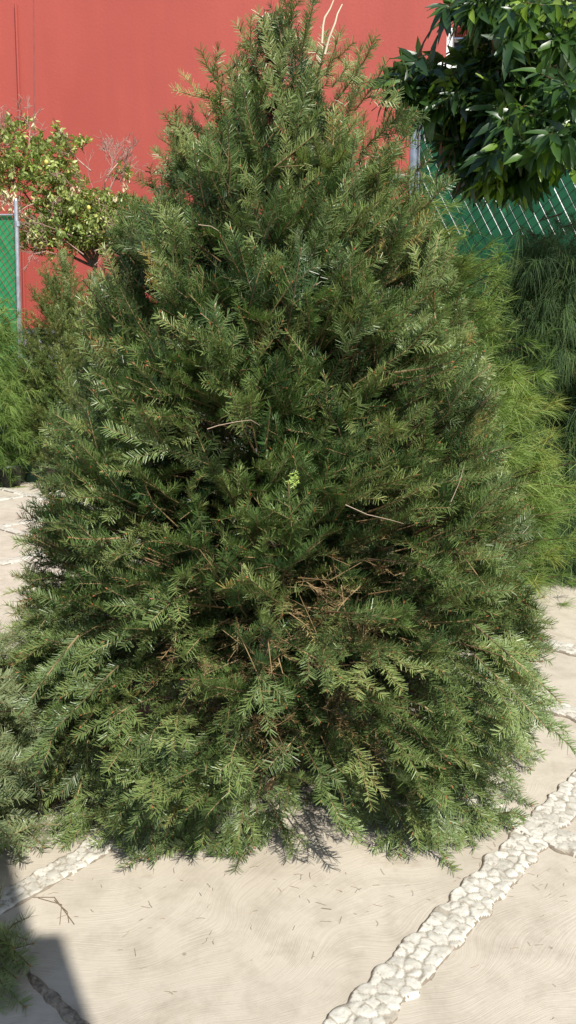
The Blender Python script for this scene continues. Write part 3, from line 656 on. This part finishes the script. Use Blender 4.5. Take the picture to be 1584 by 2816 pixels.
# lit sprays reaching out
for (bx, by), (tx, ty), D in [((1584, 480), (1370, 335), 3.3), ((1600, 250), (1500, 210), 3.3), ((1620, 420), (1515, 360), 3.2), ((1440, 360), (1350, 420), 3.4), ((1500, 330), (1420, 400), 3.4), ((1330, 60), (1230, 10), 3.6), ((1400, 30), (1310, 5), 3.5), ((1600, 20), (1440, 10), 3.4),
                              ((1240, 230), (1130, 175), 3.6), ((1230, 250), (1105, 215), 3.65), ((1250, 330), (1160, 270), 3.7), ((1560, 400), (1480, 420), 3.3), ((1420, 140), (1400, 130), 3.4), ((1580, 330), (1560, 220), 3.2), ((1500, 90), (1420, 40), 3.4)]:
    P = W(bx, by, D+.25); Q = W(tx, ty, D); n = 5
    for k in range(n):
        a = P+(Q-P)*(k/n); b = P+(Q-P)*((k+1)/n)+rb_.normal(0, .01, 3); shoots.append((a, b+unit(Q-P)*.01))
def leaf_tint(p):
    t = rb_.normal(.42, .17); return t+(.42 if rb_.rand() < .20 else 0)  # random brighter fraction stands in for sunlit leaves
leafy(bl, shoots, rb_, 8, .125, .29, leaf_tint, spread=.85, droop=.28, bend=.32)
# unseen rest of the crown, up and right, shaped to shade fence and pine
far_sh = []
for c, rad, n in [((2.95, 4.6, 4.35), (.65, .55, .45), 380), ((3.35, 4.5, 6.75), (1.25, 1.0, .85), 900), ((4.3, 4.5, 6.0), (.8, .8, .8), 260), ((3.3, 4.3, 5.3), (.7, .7, .6), 160)]:
    for _ in range(n):
        v = unit(rb_.normal(0, 1, 3)); p = np.array(c)+v*np.array(rad)*rb_.uniform(.2, 1)**.4; far_sh.append((p-v*.14, p))
leafy(bl, far_sh, rb_, 10, .15, .36, leaf_tint)
# limbs
limb = MB()
for tx, ty, D in [(1500, 150, 4.0), (1430, 330, 3.9), (1270, 270, 3.9), (1400, 430, 3.8), (1360, 30, 3.8), (1560, 400, 3.8)]:
    E = W(tx, ty, D); t = np.linspace(0, 1, 8)[:, None]; ctrl = (hub+E)/2+np.array([0, 0, .25]); limb.tube((1-t)**2*hub+2*t*(1-t)*ctrl+t*t*E, np.linspace(.035, .008, 8), 7)
for E in [(3.3, 4.3, 5.3), (3.8, 4.5, 6.4), (2.95, 4.6, 4.4)]:
    t = np.linspace(0, 1, 8)[:, None]; limb.tube(hub+(np.array(E)-hub)*t+np.sin(t*PI)*[.1, 0, .1], np.linspace(.06, .015, 8), 8)
limb.build('limb', M['bark'], br)
bl.build('crown', [M['leaf'], M['twig']], br)
k4 = MB(); k4.tube([(2.95, 4.0, .0), (2.88, 4.0, 1.2), (2.75, 4.0, 2.4), (2.7, 4.0, 3.1)], [.11, .085, .07, .06], 12); k4.build('trunk', M['bark'], br)
fr = MB(); c = W(1376, 112, 3.45); 
an = np.linspace(0, PI, 9); fr.lathe([(max(.0005, .034*math.sin(a)), -.040*math.cos(a)) for a in an], c, 16); fr.build('fruit', plain('green_fruit', (.035, .07, .015), .35, 30, .2, .2), br)

# ---- lemon tree by the wall
LD = 11.05; lt = tree_root('lemon_tree', W(262, 1290, LD)[0], LD, 'lemon tree with yellow-green leaves and bare pinkish twigs against the red wall', 'tree')
rl = R(61); cm = MB(); fork = W(262, 735, LD)
cb = [(320, 640, 60, 48, .3, 100), (345, 565, 42, 32, .25, 50), (150, 645, 105, 48, .4, 190), (275, 655, 85, 45, .4, 110), (235, 590, 120, 62, .45, 300), (110, 440, 95, 60, .4, 190), (5, 400, 60, 60, .35, 80), (30, 490, 60, 50, .3, 70), (300, 600, 75, 55, .35, 90), (160, 530, 90, 60, .4, 150), (180, 400, 40, 30, .25, 28), (340, 470, 30, 22, .2, 16), (370, 575, 22, 28, .2, 22), (90, 620, 50, 50, .3, 55), (40, 345, 40, 30, .2, 24), (100, 680, 30, 20, .2, 8), (160, 350, 16, 18, .1, 7), (230, 385, 20, 20, .1, 8)]
ls = []
for px, py, rx, ry, dp, n in cb:
    for _ in range(int(n*1.3)):
        v = unit(rl.normal(0, 1, 3))*rl.uniform(.1, 1.6)**.5; p = W(px+v[0]*rx, py+v[1]*ry, LD+v[2]*dp); d = unit(v*np.array([1, 1, -1])[[0, 2, 1]]+np.array([0, 0, .4])+rl.normal(0, .3, 3)); ls.append((p-d*.12, p))
leafy(cm, ls, rl, 6, .080, .42, lambda p: rl.normal(.62, .18), spread=.8, bend=.2, droop=0, tw=.005)
tw = []
def fork_twigs(p, d, L, rad, depth, spreadv=.45, out=tw):
    q = p+unit(d)*L; m_ = (p+q)/2+rl.normal(0, L*.07, 3); out.append((p, m_, rad, rad*.85)); out.append((m_, q, rad*.85, rad*.7))
    if depth > 0:
        for _ in range(rl.randint(2, 4)): fork_twigs(q if rl.rand() < .6 else m_, unit(unit(d)+rl.normal(0, spreadv, 3)*[1, .6, 1]), L*rl.uniform(.55, .85), rad*.62, depth-1, spreadv, out)
for bx, by, dx, dz, L, dep in [(278, 640, .0, 1, .42, 5), (285, 560, .45, 1, .36, 5), (290, 500, .6, .9, .30, 5), (250, 470, -.7, .6, .24, 4), (40, 470, -.25, 1, .32, 5), (80, 420, .1, 1, .28, 4), (10, 420, -.5, 1, .25, 4), (330, 500, .4, .8, .22, 4)]:
    fork_twigs(W(bx, by, LD-.15), np.array([dx, rl.normal(0, .2), dz]), L, .011, dep)
pale0 = len(tw)
for bx, by, dx, dz, L, dep in [(240, 650, .8, .2, .25, 4), (260, 690, .9, .35, .22, 4), (200, 650, -.8, .3, .28, 4), (160, 700, -.9, .05, .26, 4), (110, 640, -.6, .3, .2, 3), (230, 700, -.4, .3, .3, 4), (300, 640, .6, -.3, .22, 4), (95, 560, -.6, -.4, .2, 4)]:
    fork_twigs(W(bx, by, LD-.3), np.array([dx, rl.normal(-.2, .2), dz]), L, .009, dep, .6)
tb = MB(); tt = np.where(np.arange(len(tw)) < pale0, .42, .5)+rl.normal(0, .12, len(tw))
tb.prisms(np.array([x[0] for x in tw]), np.array([x[1] for x in tw]), np.maximum(.0028, [x[2] for x in tw]), np.maximum(.0026, [x[3] for x in tw]), 5, 0, np.clip(tt, 0, 1)); tb.build('bare_twigs', foliage('pinkish_twigs', [(0, (.10, .06, .045)), (.5, (.33, .20, .16)), (1, (.6, .48, .38))], trans=0, rough=.8), lt)
dl = []
for px, py, rx, ry, n in [(25, 545, 30, 25, 24), (45, 585, 28, 30, 22), (205, 520, 10, 12, 8), (345, 510, 12, 14, 8), (80, 660, 12, 16, 6), (95, 335, 5, 18, 4), (315, 540, 14, 10, 5)]:
    for _ in range(n):
        p = W(px+rl.normal(0, rx*.6), py+rl.normal(0, ry*.6), LD-.35+rl.normal(0, .1)); dl.append((p+[0, 0, .06], p))
dm = MB(); leafy(dm, dl, rl, 3, .075, .35, lambda p: rl.normal(.85, .15), spread=.35, droop=1.1, bend=.5); dm.build('dead_leaves', [M['dry'], M['bare']], lt)
cm.build('crown', [M['citrus'], M['twig']], lt)
tk5 = MB(); ft = W(262, 1290, LD); ft[2] = 0
tk5.tube([ft, ft+[.03, 0, 1.2], fork+[0, 0, -.5], fork+[-.02, 0, .1]], [.045, .032, .026, .02], 10)
for E in [(150, 480), (60, 440), (250, 560), (290, 500), (100, 640), (20, 480)]:
    e = W(E[0], E[1], LD+rl.normal(0, .1)); t = np.linspace(0, 1, 8)[:, None]; c_ = (fork+e)/2+np.array([0, 0, -.1]); tk5.tube((1-t)**2*fork+2*t*(1-t)*c_+t*t*e+rl.normal(0, .012, (8, 3)), np.linspace(.024, .008, 8), 7)
tk5.build('trunk', M['bark'], lt)
for fx, fy in [(127, 446), (244, 571)]:
    f = MB(); c = W(fx, fy, LD-.55); f.lathe([(max(.0005, 0.024*math.sin(a)**.85), -.029*math.cos(a)) for a in np.linspace(0, PI, 9)], c, 14); f.build('lemon', M['lemon'], lt)

# ------------------------------------------------------------------ red building wall with a white-framed opening
WD = 14.0
rw = empty('red_building', (0, WD, 0), 'tall red stucco wall of a building behind the trees', 'building')
ox0 = W(1230, 74, WD)[0]; ox1 = ox0+1.1; oz1 = W(1230, 74, WD)[2]; oz0 = oz1-1.5; zt = 12.0
wb = MB(); T_ = .45
wb.box(((-14+ox0)/2, WD+T_/2, zt/2), (14+ox0, T_, zt)); wb.box(((ox1+12)/2, WD+T_/2, zt/2), (12-ox1, T_, zt))
wb.box(((ox0+ox1)/2, WD+T_/2, (oz1+zt)/2), (ox1-ox0, T_, zt-oz1)); wb.box(((ox0+ox1)/2, WD+T_/2, oz0/2), (ox1-ox0, T_, oz0))
wall = wb.build('wall', M['red'], rw)
wf = MB(); wf.box((ox0+.085, WD+.15, (oz0+oz1)/2), (.02, .30, oz1-oz0-.01), math.radians(-32)); wf.box((ox0+.045, WD+.05, (oz0+oz1)/2), (.10, .08, oz1-oz0-.01)); wf.box((ox1-.012, WD+.215, (oz0+oz1)/2), (.018, .44, oz1-oz0-.01)); wf.box(((ox0+ox1)/2, WD+.20, oz0+.02), (ox1-ox0-.06, .46, .03))
wo = MB(); win = wf.build('window', M['white'], rw)
fr_ = MB()
for x_ in (ox0+.05, (ox0+ox1)/2, ox1-.05): fr_.box((x_, WD+.40, (oz0+oz1)/2), (.05, .04, oz1-oz0-.08))
fr_.box(((ox0+ox1)/2, WD+.40, oz1-.06), (ox1-ox0-.12, .036, .05)); fr_.build('window_frame', M['white'], win)
gl = MB(); gl.box(((ox0+ox1)/2, WD+.43, (oz0+oz1)/2), (ox1-ox0-.04, .01, oz1-oz0-.05)); gm = plain('dark_glass', (.03, .035, .04), .12, 2, .2); gl.build('pane', gm, win)
def px_pipe(name, pts, D, rad, m, parent):
    b = MB(); P = np.array([W(a, c, D) for a, c in pts]); b.tube(P, rad, 8); return b.build(name, m, parent)
px_pipe('drain_pipe', [(43, 12), (52, 260), (60, 560), (68, 905)], WD-.03, .022, M['red'], rw)
seamm = plain('dark_seam_line', (.20, .07, .06), .8)  # plain darker red for the seam line
sb = MB(); P = np.array([W(a, c, WD-.001) for a, c in [(92, -40), (94, 150), (95, 420)]]); sb.tube(P, .007, 6); sb.build('seam', seamm, rw)

# low whitewashed plinth in front of the wall
pl = MB(); ph = W(80, 905, 11.6)[2]
pl.box((-3.6, 11.68, ph/2), (11, .22, ph-.10)); 
cp = MB(); cp.box((-3.6, 11.66, ph-.03), (11.1, .30, .075))
e = empty('plinth_wall', (-3.6, 11.7, 0), 'low whitish block wall along the foot of the red building, seen through the spruce', 'wall'); pl.build('wall', M['plinth'], e); cp.build('coping', M['pot_grey'], e)

# ------------------------------------------------------------------ chain link fences with green slats
def fence(A, B, z0, z1, p, pw, label, posts, sl_deg=61, cr_deg=43, gap=.15, seed=0):
    A = np.array(A, float); B = np.array(B, float); L = np.linalg.norm(B-A); d = (B-A)/L; nrm = np.array([d[1], -d[0]])   # towards the camera
    H = z1-z0; e = empty('chain_link_fence', (*A, 0), label, 'fence'); r = R(seed)
    def P3(u, v, off=0): return np.stack([A[0]+d[0]*u+nrm[0]*off, A[1]+d[1]*u+nrm[1]*off, z0+v], -1)
    # slats: bands running down to the right, clipped to the panel, each a folded-thickness strip
    k = 1/math.tan(math.radians(sl_deg))        # du per unit drop
    sl = MB(); u0 = -H*k
    while u0 < L:
        w = p*(1-gap*r.uniform(.7, 1.35)); segs = 14
        v = np.linspace(H, 0, segs+1); ua = u0+(H-v)*k; ub = ua+w
        ua_c = np.clip(ua, 0, L); ub_c = np.clip(ub, 0, L); ok = (ub_c-ua_c) > 1e-4
        off = .004*np.sin(np.arange(segs+1)*2.1+r.rand()*6)
        Pa, Pb = P3(ua_c, v, off), P3(ub_c, v, off+.002)
        V = np.stack([Pa, Pb], 1).reshape(-1, 3); f = [[2*i, 2*i+2, 2*i+3, 2*i+1] for i in range(segs) if ok[i] or ok[i+1]]
        if f: sl.add(V, f, 0, r.uniform(.1, .9))
        u0 += p
    sl.build('green_slats', M['slat'], e)
    wm = MB(); S = []; E = []
    u0 = -H*k-p*.5*gap
    def clip(ua, ub):   # line from (ua,H) to (ub,0)
        t0, t1 = 0., 1.
        for lim, sg in ((0, 1), (L, -1)):
            fa, fb = sg*(ua-lim), sg*(ub-lim)
            if fa < 0 and fb < 0: return None
            if fa < 0: t0 = max(t0, -fa/(fb-fa))
            if fb < 0: t1 = min(t1, fa/(fa-fb))
        return (t0, t1) if t1 > t0 else None
    while u0 < L:
        c = clip(u0, u0+H*k)
        if c: S.append(P3(u0+H*k*c[0], H*(1-c[0]), .012)); E.append(P3(u0+H*k*c[1], H*(1-c[1]), .012))
        u0 += p
    k2 = 1/math.tan(math.radians(cr_deg)); u0 = 0
    while u0 < L+H*k2:
        c = clip(u0, u0-H*k2)
        if c: S.append(P3(u0-H*k2*c[0], H*(1-c[0]), .014)); E.append(P3(u0-H*k2*c[1], H*(1-c[1]), .014))
        u0 += p*1.25
    wm.prisms(np.array(S), np.array(E), .0022*pw, .0022*pw, 4); wm.build('wire_mesh', M['wire'], e)
    for u, lean, rad in posts:
        q = P3(u, 0, .05); b = MB(); top_ = np.array([q[0]+lean, q[1], z1+.16]); bot = np.array([q[0], q[1], 0.])
        b.tube([bot, (bot+top_)/2, top_], rad, 14)
        b.prisms([top_+[0, 0, -.30]], [top_+[0, 0, -.24]], rad*1.18, rad*1.18, 14); b.prisms([top_], [top_+[0, 0, .03]], rad*1.1, rad*.5, 14)
        b.build('post', M['steel'], e)
    b = MB(); b.prisms([P3(0, H, .03)], [P3(L, H, .03)], .012, .012, 10); b.build('top_rail', M['steel'], e)
    b = MB(); b.prisms([P3(.0, 0, .02)], [P3(.0, H, .02)], .010, .010, 8); b.build('tension_bar', M['steel'], e)
    return e
# right fence
pt = W(1150, 172, 7.2); pb = W(1139, 400, 7.2)
zt_ = W(1150, 215, 7.2)[2]; xf = W(1158, 250, 7.2)[0]
dir_ = np.array([math.cos(math.radians(-9)), math.sin(math.radians(-9))])
fence((xf, 7.2), np.array([xf, 7.2])+dir_*4.2, .25, zt_, .088, 1.15, 'shaded green slatted chain link fence behind the dark weeping pine, at the upper right', [(-.045, 0.0, .036), (2.4, 0, .036)], gap=.11, seed=1)
# left fence
zl = W(55, 592, 10.2)[2]; xl = W(47, 700, 10.2)[0]
fence((xl-2.8, 10.2), (xl, 10.2), .25, zl, .079, .7, 'sunlit green slatted chain link fence at the left edge beside a steel post', [(2.70, .15, .028), (0.2, 0, .028)], gap=.10, seed=2)
# white building part behind the right fence
zz1 = W(1400, 150, 9.6)[2]; zz0 = W(1400, 640, 9.6)[2]
e = empty('white_outbuilding', (4, 9.8, 0), 'white wall glimpsed through the slats of the right fence', 'building')
b = MB(); b.box((4.6, 9.9, (zz0+zz1)/2), (6.0, .3, zz1-zz0)); b.build('wall', M['white'], e)
b = MB(); b.box((4.6, 9.897, zz0/2-.002), (6.02, .31, zz0-.004)); b.build('dado', M['dado'], e)

# pillar added unseen behind the camera, shaped to throw the lower-left shadow
e = empty('shadow_caster', (0, -.9, 0), 'rendered pillar added unseen behind the camera to throw the stepped shadow at lower left', 'caster')
b = MB(); b.box((.76-.32, -.92, 3.53/2), (.64, .34, 3.53)); b.build('caster_base', M['caster'], e)
b = MB(); b.box((.69-.26, -.92, (3.53+4.02)/2), (.52, .30, .49)); b.build('caster_top', M['caster'], e)

# ------------------------------------------------------------------ litter
rn = R(71); S = []; E = []
for i in range(360):
    c = G(rn.uniform(-200, 1800), 2330+abs(rn.normal(0, 170))) if i < 150 else np.array([rn.uniform(-1.3, 1.5), rn.uniform(2.0, 3.2), 0])
    a = rn.uniform(0, PI); L = rn.uniform(.004, .016); d = np.array([math.cos(a), math.sin(a), 0])*L
    m_ = c+np.array([0, 0, .003]); k = rn.normal(0, .35); d2 = np.array([math.cos(a+k), math.sin(a+k), 0])*L
    S += [m_-d, m_]; E += [m_, m_+d2]
nl = MB(); nl.prisms(np.array(S), np.array(E), .0005, .0005, 4, 0, rn.uniform(.1, .9, len(S)))
# a few long pine needles
for (a, b_, c_) in [((90, 2470), (150, 2470), (205, 2545)), ((105, 2472), (170, 2490), (165, 2545)), ((150, 2478), (185, 2510), (190, 2540)), ((885, 2500), (900, 2502), (912, 2503)), ((1150, 1950), (1175, 1980), (1180, 2000))]:
    if a[1] < 2100: continue
    q = [G(*a), G(*b_), G(*c_)]; q = [x+[0, 0, .004] for x in q]; nl.prisms(q[:2], q[1:], .0009, .0009, 4, 0, .35)
tag(nl.build('fallen_needles', foliage('brown_litter', [(0, (.10, .07, .045)), (.5, (.26, .19, .12)), (1, (.36, .27, .16))], trans=0)), 'fallen brown needles scattered over the concrete in front of the trees', 'needles', kind='stuff')
dlm = MB(); n = 130; ang = rn.uniform(-PI, .3, n); rad = rn.uniform(.16, .62, n)**1.0
B = np.stack([CX+np.cos(ang)*rad, CY+np.sin(ang)*rad*.8, rn.uniform(.006, .035, n)], 1); aa = rn.uniform(0, 2*PI, n)
leaves(dlm, B, np.stack([np.cos(aa), np.sin(aa), rn.uniform(-.05, .25, n)], 1), np.stack([rn.normal(0, .3, n), rn.normal(0, .3, n), np.ones(n)], 1), rn.uniform(.05, .10, n), rn.uniform(.025, .04, n), rn, rn.uniform(.1, .8, n), bend=.3, fold=.5)
tag(dlm.build('dry_leaves', M['dry']), 'dry tan leaves lying on the concrete around the green pot', 'leaves', kind='stuff')

# place empties at the base of their things while keeping the parts where they are
for o in list(sc.objects):
    if o.type == 'EMPTY':
        loc = Vector(o['_loc']); o.location = loc; del o['_loc']
        for c in o.children: c.location = -loc
# ------------------------------------------------------------------ light, sky, camera
EL, AZ = math.radians(50), math.radians(28)
to_sun = Vector((math.sin(AZ)*math.cos(EL), -math.cos(AZ)*math.cos(EL), math.sin(EL)))
sun = bpy.data.lights.new('sun', 'SUN'); sun.energy = 5.0; sun.angle = math.radians(.53); sun.color = (1, .955, .88)
so = bpy.data.objects.new('sun', sun); COL.objects.link(so); so.rotation_euler = to_sun.to_track_quat('Z', 'Y').to_euler()
w = bpy.data.worlds.new('World'); sc.world = w; w.use_nodes = True; nt = w.node_tree; nt.nodes.clear()
sky = nt.nodes.new('ShaderNodeTexSky'); sky.sky_type = 'NISHITA'; sky.sun_disc = False; sky.sun_elevation = EL; sky.sun_rotation = math.pi-AZ
bg = nt.nodes.new('ShaderNodeBackground'); bg.inputs[1].default_value = .115; wo_ = nt.nodes.new('ShaderNodeOutputWorld')
nt.links.new(sky.outputs[0], bg.inputs[0]); nt.links.new(bg.outputs[0], wo_.inputs[0])
cd = bpy.data.cameras.new('camera'); cd.sensor_fit = 'VERTICAL'; cd.sensor_height = 36; cd.lens = F/2816*36; cd.clip_start = .05; cd.clip_end = 300
co = bpy.data.objects.new('camera', cd); COL.objects.link(co); co.location = (0, 0, CAMZ); co.rotation_euler = (PI/2-PITCH, 0, 0); sc.camera = co
sc.view_settings.view_transform = 'Standard'; sc.view_settings.look = 'None'; sc.view_settings.exposure = 0.54; sc.view_settings.gamma = 1
sc.render.engine = 'CYCLES'; sc.cycles.max_bounces = 8; sc.cycles.diffuse_bounces = 3; sc.cycles.transmission_bounces = 3; sc.cycles.glossy_bounces = 2
